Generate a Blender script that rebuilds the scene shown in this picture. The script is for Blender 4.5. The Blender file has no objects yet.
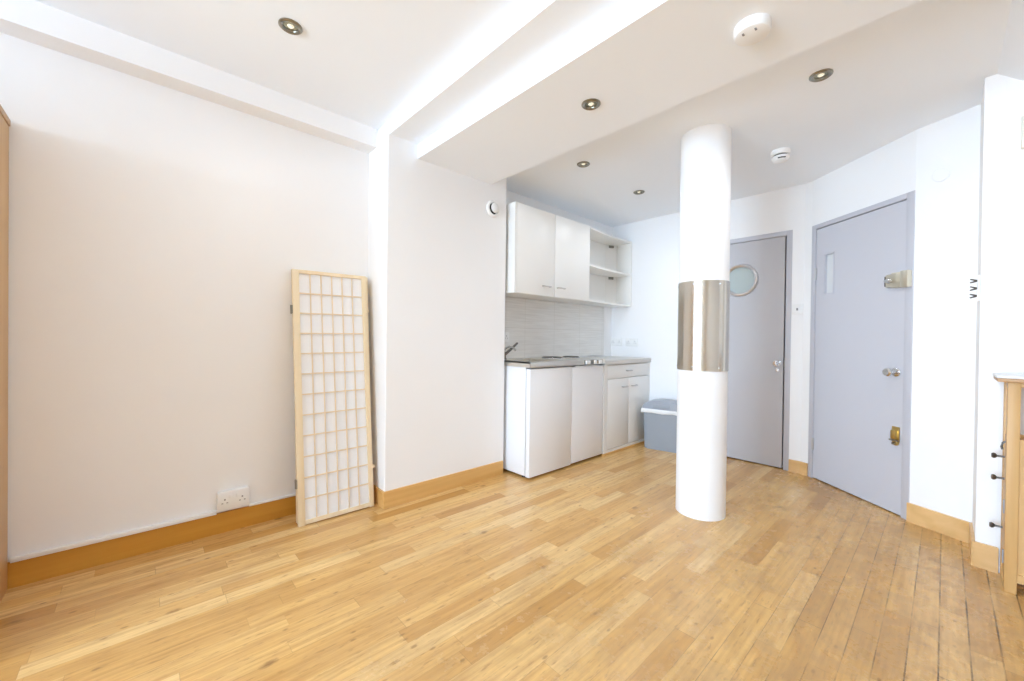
import bpy, bmesh, math, random
from mathutils import Vector, Matrix
random.seed(7)
scn = bpy.context.scene
COL = scn.collection
R = math.radians

# ------------------------------------------------------------------ materials
def new_mat(name):
    m = bpy.data.materials.new(name); m.use_nodes = True
    return m, m.node_tree.nodes, m.node_tree.links, m.node_tree.nodes['Principled BSDF']

def plain(name, col, rough=0.5, metal=0.0, noise=0.03, nscale=6.0, bump=0.0, bscale=200.0, stretch=(1, 1, 1), spec=0.5):
    """a procedural surface: base colour slightly varied by noise, optional fine bump"""
    m, N, L, B = new_mat(name)
    B.inputs['Roughness'].default_value = rough
    B.inputs['Metallic'].default_value = metal
    B.inputs['Specular IOR Level'].default_value = spec
    tc = N.new('ShaderNodeTexCoord'); mp = N.new('ShaderNodeMapping')
    mp.inputs['Scale'].default_value = stretch
    L.new(tc.outputs['Object'], mp.inputs['Vector'])
    nz = N.new('ShaderNodeTexNoise'); nz.inputs['Scale'].default_value = nscale; nz.inputs['Detail'].default_value = 4
    L.new(mp.outputs[0], nz.inputs['Vector'])
    mx = N.new('ShaderNodeMix'); mx.data_type = 'RGBA'
    a = [max(0, c * (1 - noise)) for c in col]; b = [min(1, c * (1 + noise)) for c in col]
    mx.inputs[6].default_value = (*a, 1); mx.inputs[7].default_value = (*b, 1)
    L.new(nz.outputs['Fac'], mx.inputs[0]); L.new(mx.outputs[2], B.inputs['Base Color'])
    if bump:
        n2 = N.new('ShaderNodeTexNoise'); n2.inputs['Scale'].default_value = bscale
        L.new(mp.outputs[0], n2.inputs['Vector'])
        bp = N.new('ShaderNodeBump'); bp.inputs['Strength'].default_value = bump; bp.inputs['Distance'].default_value = 0.002
        L.new(n2.outputs['Fac'], bp.inputs['Height']); L.new(bp.outputs[0], B.inputs['Normal'])
    return m

def wood(name, c1, c2, rough=0.45, axis='Z', scale=1.0, dark=0.0):
    m, N, L, B = new_mat(name)
    B.inputs['Roughness'].default_value = rough
    tc = N.new('ShaderNodeTexCoord'); mp = N.new('ShaderNodeMapping')
    s = {'X': (1.2, 26, 26), 'Y': (26, 1.2, 26), 'Z': (26, 26, 1.2)}[axis]
    mp.inputs['Scale'].default_value = [v * scale for v in s]
    L.new(tc.outputs['Object'], mp.inputs['Vector'])
    nz = N.new('ShaderNodeTexNoise'); nz.inputs['Scale'].default_value = 1.0; nz.inputs['Detail'].default_value = 6; nz.inputs['Distortion'].default_value = 0.6
    L.new(mp.outputs[0], nz.inputs['Vector'])
    rp = N.new('ShaderNodeValToRGB')
    rp.color_ramp.elements[0].position = 0.3; rp.color_ramp.elements[0].color = (*c1, 1)
    rp.color_ramp.elements[1].position = 0.7; rp.color_ramp.elements[1].color = (*c2, 1)
    L.new(nz.outputs['Fac'], rp.inputs[0]); L.new(rp.outputs[0], B.inputs['Base Color'])
    return m

def floor_material():
    m, N, L, B = new_mat('oak_strip_floor')
    def math_(op, a, b=None, c=None):
        n = N.new('ShaderNodeMath'); n.operation = op
        for i, v in enumerate((a, b, c)):
            if v is None: continue
            if isinstance(v, (int, float)): n.inputs[i].default_value = v
            else: L.new(v, n.inputs[i])
        return n.outputs[0]
    def wn(dim, **k):
        n = N.new('ShaderNodeTexWhiteNoise'); n.noise_dimensions = dim
        for s, v in k.items(): L.new(v, n.inputs[s])
        return n
    def comb(x, y, z=0.0):
        n = N.new('ShaderNodeCombineXYZ')
        for i, v in enumerate((x, y, z)):
            if isinstance(v, (int, float)): n.inputs[i].default_value = v
            else: L.new(v, n.inputs[i])
        return n.outputs[0]
    def noise(vec, scale, detail=3, rough=0.5):
        n = N.new('ShaderNodeTexNoise'); n.inputs['Scale'].default_value = scale; n.inputs['Detail'].default_value = detail
        n.inputs['Roughness'].default_value = rough
        L.new(vec, n.inputs['Vector']); return n.outputs['Fac']
    def ramp(fac, pts):
        n = N.new('ShaderNodeValToRGB'); cr = n.color_ramp
        while len(cr.elements) < len(pts): cr.elements.new(0.5)
        for e, (p, c) in zip(cr.elements, pts):
            e.position = p; e.color = (*c, 1)
        L.new(fac, n.inputs[0]); return n.outputs[0]
    def mix(fac, a, b, mode='MIX'):
        n = N.new('ShaderNodeMix'); n.data_type = 'RGBA'; n.blend_type = mode
        if isinstance(fac, (int, float)): n.inputs[0].default_value = fac
        else: L.new(fac, n.inputs[0])
        for i, v in ((6, a), (7, b)):
            if isinstance(v, tuple): n.inputs[i].default_value = (*v, 1)
            else: L.new(v, n.inputs[i])
        return n.outputs[2]
    tc = N.new('ShaderNodeTexCoord'); sx = N.new('ShaderNodeSeparateXYZ'); L.new(tc.outputs['Object'], sx.inputs[0])
    X, Y = sx.outputs[0], sx.outputs[1]
    W = 0.0745
    v = math_('DIVIDE', Y, W); row = math_('FLOOR', v); fv = math_('FRACT', v)
    rr = wn('1D', W=row)
    r2 = wn('1D', W=math_('ADD', row, 91.37))
    ln = math_('MULTIPLY_ADD', rr.outputs['Value'], 0.42, 0.42)
    u = math_('ADD', math_('DIVIDE', X, ln), math_('MULTIPLY', r2.outputs['Value'], 9.0))
    colu = math_('FLOOR', u); fu = math_('FRACT', u)
    pid = wn('3D', Vector=comb(row, colu, 3.0))
    base = ramp(pid.outputs['Value'], FLOOR_RAMP)
    # grain within the boards
    gv = comb(math_('MULTIPLY', X, 2.2), math_('MULTIPLY', Y, 55.0), math_('MULTIPLY', pid.outputs['Value'], 40.0))
    g = noise(gv, 1.0, 6, 0.62)
    base = mix(math_('MULTIPLY', math_('SUBTRACT', g, 0.36), 1.8), base, FLOOR_GRAIN, 'MIX')
    # warm / cool blotches in each board
    bl = noise(comb(math_('MULTIPLY', X, 5.0), math_('MULTIPLY', Y, 16.0), math_('MULTIPLY', pid.outputs['Value'], 17.0)), 1.0, 4)
    base = mix(0.55, base, ramp(bl, [(0.25, (0.72, 0.66, 0.58)), (0.5, (1, 1, 1)), (0.8, (1.0, 0.97, 0.92))]), 'MULTIPLY')
    # knots, small and large, and fine dark flecks
    for sx_, sy_, th, am in ((3.6, 7.4, 0.095, 0.7), (9.0, 19.0, 0.11, 0.6)):
        kn = N.new('ShaderNodeTexVoronoi'); kn.inputs['Scale'].default_value = 1.0
        L.new(comb(math_('MULTIPLY', X, sx_), math_('MULTIPLY', Y, sy_), 0.0), kn.inputs['Vector'])
        d_ = math_('ADD', kn.outputs['Distance'], math_('MULTIPLY', noise(tc.outputs['Object'], 45, 3), 0.10))
        kr = N.new('ShaderNodeMapRange'); kr.inputs[1].default_value = th + 0.075; kr.inputs[2].default_value = th
        L.new(d_, kr.inputs[0])
        keep = math_('GREATER_THAN', wn('3D', Vector=kn.outputs['Position']).outputs['Value'], 0.45)
        base = mix(math_('MULTIPLY', math_('MULTIPLY', kr.outputs[0], keep), am), base, (0.20, 0.095, 0.035))
    fl = noise(comb(math_('MULTIPLY', X, 14.0), math_('MULTIPLY', Y, 70.0), 0.0), 1.0, 4, 0.6)
    fr_ = N.new('ShaderNodeMapRange'); fr_.inputs[1].default_value = 0.57; fr_.inputs[2].default_value = 0.70
    L.new(fl, fr_.inputs[0])
    base = mix(math_('MULTIPLY', fr_.outputs[0], 0.62), base, (0.33, 0.17, 0.06))
    # worn, dirty traffic strip towards the entrance
    wear = noise(tc.outputs['Object'], 2.6, 6, 0.68)
    zone = N.new('ShaderNodeMapRange'); zone.inputs[1].default_value = 1.7; zone.inputs[2].default_value = 0.1
    L.new(Y, zone.inputs[0])
    wf = N.new('ShaderNodeMapRange'); wf.inputs[1].default_value = 0.40; wf.inputs[2].default_value = 0.66
    L.new(wear, wf.inputs[0])
    w2 = noise(tc.outputs['Object'], 13.0, 7, 0.7)
    w2r = N.new('ShaderNodeMapRange'); w2r.inputs[1].default_value = 0.45; w2r.inputs[2].default_value = 0.70
    L.new(w2, w2r.inputs[0])
    wmix = math_('ADD', math_('MULTIPLY', wf.outputs[0], 0.55), math_('MULTIPLY', w2r.outputs[0], 0.6))
    wfac = math_('MINIMUM', math_('MULTIPLY', wmix, math_('MULTIPLY_ADD', zone.outputs[0], 0.75, 0.12)), 0.85)
    base = mix(wfac, base, (0.43, 0.265, 0.125))
    # joints between boards (open and darker on the worn side)
    z2 = N.new('ShaderNodeMapRange'); z2.inputs[1].default_value = 0.75; z2.inputs[2].default_value = -0.15
    L.new(Y, z2.inputs[0])
    wob = math_('MULTIPLY', math_('SUBTRACT', noise(tc.outputs['Object'], 22, 3), 0.5), 0.03)
    e1 = math_('MINIMUM', fv, math_('SUBTRACT', 1.0, fv))
    gapw = math_('ADD', math_('MULTIPLY_ADD', z2.outputs[0], 0.022, 0.010), math_('MULTIPLY', wob, z2.outputs[0]))
    j1 = math_('LESS_THAN', e1, gapw)
    e2 = math_('MULTIPLY', math_('MINIMUM', fu, math_('SUBTRACT', 1.0, fu)), ln)
    j2 = math_('LESS_THAN', e2, 0.0012)
    jn = ramp(noise(tc.outputs['Object'], 4.5, 4, 0.6), [(0.36, (0.12, 0.12, 0.12)), (0.60, (1, 1, 1))])
    js = math_('MULTIPLY', math_('MULTIPLY_ADD', z2.outputs[0], 0.62, 0.34), jn)
    j = math_('MULTIPLY', math_('MAXIMUM', j1, math_('MULTIPLY', j2, 0.9)), js)
    base = mix(j, base, (0.07, 0.035, 0.015))
    L.new(base, B.inputs['Base Color'])
    rg = math_('MULTIPLY_ADD', noise(tc.outputs['Object'], 5.0, 5), 0.16, 0.13)
    rg2 = math_('ADD', rg, math_('MULTIPLY', wfac, 0.25))
    L.new(rg2, B.inputs['Roughness'])
    B.inputs['Specular IOR Level'].default_value = 0.5
    bp = N.new('ShaderNodeBump'); bp.inputs['Strength'].default_value = 0.25; bp.inputs['Distance'].default_value = 0.002
    hh = math_('MULTIPLY', j, -1.0)
    L.new(hh, bp.inputs['Height']); L.new(bp.outputs[0], B.inputs['Normal'])
    return m

FLOOR_RAMP = [(0.0, (0.51, 0.26, 0.072)), (0.07, (0.63, 0.355, 0.11)), (0.35, (0.745, 0.45, 0.158)), (0.75, (0.80, 0.51, 0.195)), (1.0, (0.86, 0.60, 0.28))]
FLOOR_GRAIN = (0.42, 0.21, 0.064)

def tile_material():
    m, N, L, B = new_mat('streaked_grey_tile')
    tc = N.new('ShaderNodeTexCoord'); mp = N.new('ShaderNodeMapping'); mp.inputs['Scale'].default_value = (3.5, 3.5, 70)
    L.new(tc.outputs['Object'], mp.inputs['Vector'])
    nz = N.new('ShaderNodeTexNoise'); nz.inputs['Scale'].default_value = 1.0; nz.inputs['Detail'].default_value = 5
    L.new(mp.outputs[0], nz.inputs['Vector'])
    rp = N.new('ShaderNodeValToRGB')
    rp.color_ramp.elements[0].position = 0.3; rp.color_ramp.elements[0].color = (0.72, 0.71, 0.685, 1)
    rp.color_ramp.elements[1].position = 0.7; rp.color_ramp.elements[1].color = (0.83, 0.825, 0.805, 1)
    L.new(nz.outputs['Fac'], rp.inputs[0])
    mp2 = N.new('ShaderNodeMapping'); mp2.inputs['Rotation'].default_value = (R(90), 0, 0)
    L.new(tc.outputs['Object'], mp2.inputs['Vector'])
    br = N.new('ShaderNodeTexBrick'); br.offset = 0.0
    br.inputs['Scale'].default_value = 1.0; br.inputs['Brick Width'].default_value = 0.40; br.inputs['Row Height'].default_value = 0.27
    br.inputs['Mortar Size'].default_value = 0.0025
    br.inputs['Color1'].default_value = (1, 1, 1, 1); br.inputs['Color2'].default_value = (0.97, 0.97, 0.97, 1); br.inputs['Mortar'].default_value = (0.86, 0.85, 0.83, 1)
    L.new(mp2.outputs[0], br.inputs['Vector'])
    mx = N.new('ShaderNodeMix'); mx.data_type = 'RGBA'; mx.blend_type = 'MULTIPLY'; mx.inputs[0].default_value = 1
    L.new(rp.outputs[0], mx.inputs[6]); L.new(br.outputs['Color'], mx.inputs[7]); L.new(mx.outputs[2], B.inputs['Base Color'])
    B.inputs['Roughness'].default_value = 0.35
    return m

M = {}
M['wall'] = plain('white_wall_paint', (0.89, 0.89, 0.895), 0.55, noise=0.012, nscale=3, bump=0.05, bscale=120)
M['ceil'] = plain('white_ceiling_paint', (0.885, 0.925, 0.975), 0.7, noise=0.012, nscale=2)
M['pillar'] = plain('white_pillar_paint', (0.87, 0.87, 0.875), 0.4, noise=0.01)
M['floor'] = floor_material()
M['skirt'] = wood('varnished_skirting', (0.56, 0.25, 0.026), (0.66, 0.335, 0.05), 0.35, 'X', 0.6)
M['skirt_p'] = wood('varnished_skirting_pier', (0.64, 0.35, 0.10), (0.76, 0.46, 0.17), 0.35, 'X', 0.6)
M['skirt_y'] = wood('varnished_skirting_y', (0.64, 0.385, 0.15), (0.78, 0.51, 0.24), 0.35, 'Y', 0.6)
M['wardrobe'] = wood('wardrobe_wood', (0.56, 0.33, 0.135), (0.66, 0.42, 0.19), 0.4, 'Z', 0.6)
M['pine'] = wood('pale_pine', (0.79, 0.635, 0.41), (0.86, 0.73, 0.52), 0.5, 'Z', 0.7)
M['pine_lat'] = plain('pale_pine_lattice', (0.78, 0.64, 0.45), 0.55)
M['paper'] = plain('rice_paper', (0.84, 0.84, 0.85), 0.8, noise=0.02, nscale=60)
M['oak'] = wood('oak_cabinet', (0.53, 0.30, 0.105), (0.64, 0.40, 0.165), 0.45, 'Z', 0.8)
M['oak_h'] = wood('oak_top', (0.40, 0.22, 0.09), (0.52, 0.31, 0.14), 0.4, 'Y', 0.8)
M['paletop'] = plain('pale_stone_top', (0.72, 0.72, 0.72), 0.35)
M['steel'] = plain('brushed_steel', (0.62, 0.575, 0.505), 0.2, 1.0, noise=0.06, nscale=4, stretch=(8, 8, 90))
M['steel_h'] = plain('brushed_steel_worktop', (0.72, 0.69, 0.63), 0.3, 1.0, noise=0.06, nscale=3, stretch=(3, 60, 60))
M['chrome'] = plain('chrome', (0.70, 0.70, 0.70), 0.16, 1.0, noise=0.02)
M['nickel'] = plain('satin_nickel', (0.30, 0.285, 0.24), 0.32, 1.0, noise=0.04)
M['reflector'] = plain('lamp_reflector', (0.34, 0.32, 0.22), 0.25, 1.0)
M['bulb'] = plain('lamp_bulb', (0.8, 0.78, 0.66), 0.2)
M['bulb'].node_tree.nodes['Principled BSDF'].inputs['Emission Color'].default_value = (1, 0.93, 0.75, 1)
M['bulb'].node_tree.nodes['Principled BSDF'].inputs['Emission Strength'].default_value = 0.35
M['handle'] = plain('satin_handle', (0.55, 0.54, 0.53), 0.3, 1.0)
M['darkmetal'] = plain('dark_metal', (0.16, 0.15, 0.14), 0.35, 1.0)
M['rim'] = plain('satin_rim', (0.72, 0.72, 0.74), 0.28, 1.0)
M['champagne'] = plain('champagne_metal', (0.74, 0.69, 0.57), 0.32, 1.0)
M['brass'] = plain('brass', (0.62, 0.44, 0.16), 0.28, 1.0)
M['door'] = plain('lavender_grey_door', (0.56, 0.56, 0.605), 0.42, noise=0.015, nscale=2)
M['frame'] = plain('lavender_grey_frame', (0.53, 0.53, 0.575), 0.42, noise=0.015)
M['door_b'] = plain('grey_door', (0.50, 0.495, 0.52), 0.36, noise=0.02, nscale=2, bump=0.04, bscale=35)
M['unit'] = plain('white_laminate', (0.83, 0.825, 0.80), 0.35, noise=0.008)
M['fridge'] = plain('white_enamel', (0.84, 0.845, 0.86), 0.3, noise=0.008)
M['worktop'] = plain('grey_laminate', (0.62, 0.615, 0.59), 0.4, noise=0.08, nscale=90)
M['plastic'] = plain('white_plastic', (0.86, 0.86, 0.85), 0.35, noise=0.01)
M['cream'] = plain('cream_plastic', (0.80, 0.78, 0.68), 0.4, noise=0.01)
M['dark'] = plain('dark_slot', (0.03, 0.03, 0.03), 0.6)
M['greyslot'] = plain('grey_slot', (0.28, 0.27, 0.27), 0.6)
M['hob'] = plain('cast_iron', (0.06, 0.055, 0.05), 0.5)
M['bin'] = plain('blue_grey_plastic', (0.30, 0.325, 0.36), 0.45, noise=0.03)
M['binlid'] = plain('blue_grey_lid', (0.32, 0.34, 0.385), 0.35, noise=0.03)
M['bag'] = plain('white_bin_bag', (0.85, 0.85, 0.85), 0.4, noise=0.03, nscale=30, bump=0.4, bscale=60)
M['tile'] = tile_material()
M['voidm'] = plain('dark_gap', (0.05, 0.05, 0.055), 0.8)
def glass_mat(name, col, rough, trans):
    m, N, L, B = new_mat(name)
    nz = N.new('ShaderNodeTexNoise'); nz.inputs['Scale'].default_value = 40
    mr = N.new('ShaderNodeMapRange'); mr.inputs[3].default_value = rough * 0.9; mr.inputs[4].default_value = rough * 1.1
    L.new(nz.outputs['Fac'], mr.inputs[0]); L.new(mr.outputs[0], B.inputs['Roughness'])
    B.inputs['Base Color'].default_value = (*col, 1); B.inputs['Transmission Weight'].default_value = trans
    return m
M['frosted'] = glass_mat('frosted_greenish_glass', (0.55, 0.63, 0.62), 0.4, 0.25)
M['visglass'] = glass_mat('pale_vision_glass', (0.84, 0.85, 0.86), 0.25, 0.2)

# ------------------------------------------------------------------ mesh helpers
def BM(): return bmesh.new()
def box(bm, x0, x1, y0, y1, z0, z1, bev=0.0, seg=2):
    t = bmesh.new()
    vs = [t.verts.new((x, y, z)) for z in (z0, z1) for x, y in ((x0, y0), (x1, y0), (x1, y1), (x0, y1))]
    for f in ((3, 2, 1, 0), (4, 5, 6, 7), (0, 1, 5, 4), (1, 2, 6, 5), (2, 3, 7, 6), (3, 0, 4, 7)):
        t.faces.new([vs[i] for i in f])
    if bev: bmesh.ops.bevel(t, geom=list(t.edges), offset=bev, segments=seg, profile=0.5, affect='EDGES')
    merge(bm, t); return bm
def merge(bm, t, mat=None):
    if mat is not None: bmesh.ops.transform(t, matrix=mat, verts=t.verts)
    me = bpy.data.meshes.new('tmp'); t.to_mesh(me); t.free(); bm.from_mesh(me); bpy.data.meshes.remove(me)
def prism(bm, pts, z0, z1):
    """plan polygon extruded upward"""
    lo = [bm.verts.new((x, y, z0)) for x, y in pts]; hi = [bm.verts.new((x, y, z1)) for x, y in pts]
    n = len(pts)
    bm.faces.new(lo[::-1]); bm.faces.new(hi)
    for i in range(n): bm.faces.new((lo[i], lo[(i + 1) % n], hi[(i + 1) % n], hi[i]))
    return bm
def lathe(bm, prof, cx=0, cy=0, cz=0, n=40, mat=None):
    """prof: (radius, height) pairs, spun about the vertical; mat then turns / moves it"""
    t = bmesh.new(); rings = []
    for r, h in prof:
        if r < 1e-6: rings.append([t.verts.new((0, 0, h))])
        else: rings.append([t.verts.new((r * math.cos(2 * math.pi * i / n), r * math.sin(2 * math.pi * i / n), h)) for i in range(n)])
    for a, b in zip(rings, rings[1:]):
        for i in range(n):
            k = (i + 1) % n
            if len(a) == 1 and len(b) == 1: continue
            if len(a) == 1: t.faces.new((a[0], b[k], b[i]))
            elif len(b) == 1: t.faces.new((a[i], a[k], b[0]))
            else: t.faces.new((a[i], a[k], b[k], b[i]))
    for ring in (rings[0], rings[-1]):
        if len(ring) > 1 and len(prof) > 2 and prof[0] != prof[-1]:
            try: t.faces.new(ring)
            except ValueError: pass
    m = Matrix.Translation((cx, cy, cz))
    if mat is not None: m = m @ mat
    merge(bm, t, m); return bm
def tube(bm, pts, r, n=12):
    """a round bar through the points"""
    pts = [Vector(p) for p in pts]; t = bmesh.new(); rings = []
    for i, p in enumerate(pts):
        d = (pts[min(i + 1, len(pts) - 1)] - pts[max(i - 1, 0)]).normalized()
        up = Vector((0, 0, 1)) if abs(d.z) < 0.9 else Vector((1, 0, 0))
        a = d.cross(up).normalized(); b = d.cross(a).normalized()
        rr = r[i] if isinstance(r, (list, tuple)) else r
        rings.append([t.verts.new(p + rr * (math.cos(2 * math.pi * k / n) * a + math.sin(2 * math.pi * k / n) * b)) for k in range(n)])
    for a, b in zip(rings, rings[1:]):
        for k in range(n): t.faces.new((a[k], a[(k + 1) % n], b[(k + 1) % n], b[k]))
    t.faces.new(rings[0]); t.faces.new(rings[-1])
    merge(bm, t); return bm

def root_loc(o):
    while o.parent: o = o.parent
    return Vector(o.location)
def obj(name, bm, mat, parent=None, base=None, local=False, smooth=35):
    """link bm as ONE mesh object. bm is in world coordinates unless local; its origin goes to base / its thing's base"""
    bmesh.ops.remove_doubles(bm, verts=bm.verts, dist=1e-5)
    bmesh.ops.recalc_face_normals(bm, faces=bm.faces)
    off = Vector((0, 0, 0))
    if not local: off = root_loc(parent) if parent else Vector(base or (0, 0, 0))
    if off.length: bmesh.ops.translate(bm, vec=-off, verts=bm.verts)
    me = bpy.data.meshes.new(name); bm.to_mesh(me); bm.free()
    me.materials.append(mat)
    if smooth:
        for p in me.polygons: p.use_smooth = True
        me.set_sharp_from_angle(angle=R(smooth))
    o = bpy.data.objects.new(name, me); COL.objects.link(o)
    if parent: o.parent = parent
    elif base is not None: o.location = base
    return o
def tag(o, label=None, cat=None, group=None, kind=None):
    if label: o['label'] = label
    if cat: o['category'] = cat
    if group: o['group'] = group
    if kind: o['kind'] = kind
    return o
def thing(name, loc, label, cat, group=None, kind=None):
    o = bpy.data.objects.new(name, None); COL.objects.link(o); o.location = loc
    o.empty_display_size = 0.05
    return tag(o, label, cat, group, kind)
def struct(name, bm, mat, label, cat, base=None, smooth=0):
    return tag(obj(name, bm, mat, base=base, smooth=smooth), label, cat, kind='structure')
def dup(root, loc, label, rotz=None):
    r = root.copy(); COL.objects.link(r); r.location = loc; r['label'] = label
    if rotz is not None: r.rotation_euler = (0, 0, rotz)
    for ch in list(root.children):
        c = ch.copy(); COL.objects.link(c); c.parent = r
        for g in list(ch.children):
            d = g.copy(); COL.objects.link(d); d.parent = c
    return r

# ------------------------------------------------------------------ the room shell
YL = 2.66          # left wall
XB = 3.95          # back wall
def rect_wall(bm, p0, p1, th, z0, z1, holes=()):
    """straight wall from p0 to p1 in plan; thickness goes to the left of p0->p1; holes: (s0, s1, h0, h1)"""
    p0 = Vector(p0); p1 = Vector(p1); d = (p1 - p0); ln = d.length; d.normalize(); n = Vector((-d.y, d.x))
    def slab(s0, s1, h0, h1):
        if s1 - s0 < 1e-4 or h1 - h0 < 1e-4: return
        q = [p0 + d * s0, p0 + d * s1, p0 + d * s1 + n * th, p0 + d * s0 + n * th]
        prism(bm, [(v.x, v.y) for v in q], h0, h1)
    s = 0.0
    for s0, s1, h0, h1 in holes:
        slab(s, s0, z0, z1); slab(s0, s1, z0, h0); slab(s0, s1, h1, z1); s = s1
    slab(s, ln, z0, z1)
    return bm

struct('floor', box(BM(), -4.4, 4.4, -4.2, 2.85, -0.12, 0.0), M['floor'], 'oak strip floor in honey tones with worn dark joints', 'floor')
# stepped plaster ceiling: main ceiling, shallow step, low beam band, kitchen ceiling
prof = [(-4.4, 2.432), (1.127, 2.432), (1.127, 2.343), (1.324, 2.343), (1.324, 2.25), (1.951, 2.25), (1.951, 2.36), (4.4, 2.36), (4.4, 2.62), (-4.4, 2.62)]
t = bmesh.new()
lo = [t.verts.new((x, -4.2, z)) for x, z in prof]; hi = [t.verts.new((x, 2.85, z)) for x, z in prof]
t.faces.new(lo); t.faces.new(hi[::-1])
for i in range(len(prof)):
    k = (i + 1) % len(prof); t.faces.new((lo[i], lo[k], hi[k], hi[i]))
bmesh.ops.triangulate(t, faces=[f for f in t.faces if len(f.verts) > 4])
struct('ceiling', t, M['ceil'], 'white plaster ceiling with stepped bands across the room', 'ceiling')
struct('trim_1', box(BM(), -4.4, 1.118, 2.539, 2.70, 2.312, 2.44), M['wall'], 'square white cornice box along the top of the wall behind the screen', 'cornice')
struct('wall_left', box(BM(), -4.4, 1.2, YL, 2.85, 0, 2.45), M['wall'], 'long white wall behind the leaning screen', 'wall')
struct('wall_pier', box(BM(), 1.118, 2.112, 2.372, 2.75, 0, 2.40, 0.004), M['wall'], 'white wall pier between the leaning screen and the kitchenette', 'wall')
struct('wall_kitchen', box(BM(), 2.0, 4.1, 2.60, 2.85, 0, 2.40), M['wall'], 'white wall behind the kitchen units', 'wall')
FD0, FD1, FDH = 0.868, 1.71, 2.002      # far door, outer frame
struct('wall_back', rect_wall(BM(), (XB, 0.785), (XB, 2.7), -0.16, 0, 2.40, [(FD0 - 0.785, FD1 - 0.785, 0, FDH)]), M['wall'], 'white end wall holding the round-windowed door', 'wall')
A = Vector((3.923, 0.73)); E2 = Vector((3.411, 0.133)); U = (E2 - A).normalized(); EL = (E2 - A).length
NI = Vector((U.y, -U.x))                 # into the room
b = BM()
prism(b, [(XB, 0.785), (A.x, A.y), (A.x + 0.22, A.y - 0.12), (XB + 0.2, 0.785)], 0, 2.40)
struct('wall_return', b, M['wall'], 'narrow white wall between the two grey doors', 'wall')
b = BM(); rect_wall(b, A, E2, 0.16, 0, 2.40, [(0.0, EL, 0, 1.998)])
struct('wall_entry', b, M['wall'], 'white wall over the entrance door', 'wall')
b = BM(); prism(b, [(3.411, 0.133), (3.288, -0.117), (3.5, -0.117), (3.6, 0.05)], 0, 2.40)
struct('wall_right', b, M['wall'], 'white wall beside the entrance door lock', 'wall')
b = BM(); prism(b, [(3.40, -0.113), (2.980, -0.113), (2.972, -0.178), (2.972, -4.15), (3.15, -4.15), (3.40, -0.30)], 0, 2.40)
struct('wall_corner', b, M['wall'], 'white corner pier behind the wooden trolley', 'wall')
# the part of the room behind the camera
b = BM(); t = bmesh.new()
lo = [t.verts.new((1.951, y, z)) for y, z in ((-0.149, 2.362), (-0.32, 2.205), (-0.32, 2.362))]; hi = [t.verts.new((2.975, v.co.y, v.co.z)) for v in lo]
t.faces.new(lo); t.faces.new(hi)
for i in range(3): t.faces.new((lo[i], lo[(i + 1) % 3], hi[(i + 1) % 3], hi[i]))
merge(b, t)
HAUNCH = b
WX, WY = -4.2, -4.0
WA0, WA1, WAZ0, WAZ1 = 0.0, 2.30, 0.20, 2.38      # window facing the pillar
struct('wall_window', rect_wall(BM(), (WX, -4.2), (WX, 2.85), 0.15, 0, 2.5, [(WA0 + 4.2, WA1 + 4.2, WAZ0, WAZ1)]), M['wall'], 'white wall around the tall window', 'wall')
struct('wall_front', rect_wall(BM(), (4.4, WY), (-4.35, WY), 0.15, 0, 2.5), M['wall'], 'white wall on the camera side', 'wall')
b = BM(); nb = 4
for i in range(nb + 1):
    y = WA0 + (WA1 - WA0 - 0.05) * i / nb; box(b, WX - 0.10, WX - 0.04, y, y + 0.05, WAZ0, WAZ1)
for z in (WAZ0, WAZ1 - 0.05): box(b, WX - 0.10, WX - 0.04, WA0, WA1, z, z + 0.05)
struct('window_1', b, M['plastic'], 'tall white window frame', 'window')
struct('trim_2', HAUNCH, M['ceil'], 'sloped white ceiling haunch meeting the corner pier', 'haunch')

# skirting boards
def skirt(name, pts, h, th, mat, label):
    """pts: plan polyline along the wall face; board stands th into the room (to the right of the run)"""
    b = BM()
    for p, q in zip(pts, pts[1:]):
        p = Vector(p); q = Vector(q); d = (q - p).normalized(); n = Vector((d.y, -d.x)) * th
        prism(b, [(p.x, p.y), (p.x + n.x, p.y + n.y), (q.x + n.x, q.y + n.y), (q.x, q.y)], 0, h)
    return struct(name, b, mat, label, 'skirting board')
skirt('baseboard_left', [(-4.2, YL), (1.118, YL)], 0.109, 0.012, M['skirt'], 'varnished orange-brown skirting board under the wall behind the screen')
b = prism(BM(), [(1.106, 2.360), (2.10, 2.360), (2.10, 2.373), (1.119, 2.373), (1.119, 2.648), (1.106, 2.648)], 0, 0.104)
struct('baseboard_pier', b, M['skirt_p'], 'varnished skirting board around the foot of the white pier', 'skirting board')
b = BM(); box(b, XB - 0.014, XB, 0.79, 0.866, 0, 0.10, 0.001); prism(b, [(XB - 0.014, 0.79), (XB, 0.79), (A.x + 0.002, A.y + 0.003), (A.x - 0.012, A.y + 0.008)], 0, 0.10)
struct('baseboard_return', b, M['skirt_y'], 'short varnished skirting board between the two grey doors', 'skirting board')
skirt('baseboard_right', [(3.413, 0.137), (3.29, -0.113)], 0.112, 0.016, M['skirt_y'], 'varnished skirting board beside the entrance door')
b = BM(); prism(b, [(2.980, -0.110), (2.966, -0.110), (2.956, -0.184), (2.972, -0.180)], 0, 0.118); box(b, 2.966, 3.27, -0.113, -0.101, 0, 0.118)
struct('baseboard_corner', b, M['skirt_y'], 'pale varnished skirting board wrapping the corner pier behind the trolley', 'skirting board')
b = BM(); box(b, XB - 0.012, XB, 1.711, 2.14, 0, 0.10)
struct('baseboard_back', b, M['skirt_y'], 'varnished skirting board behind the bin', 'skirting board')

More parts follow.
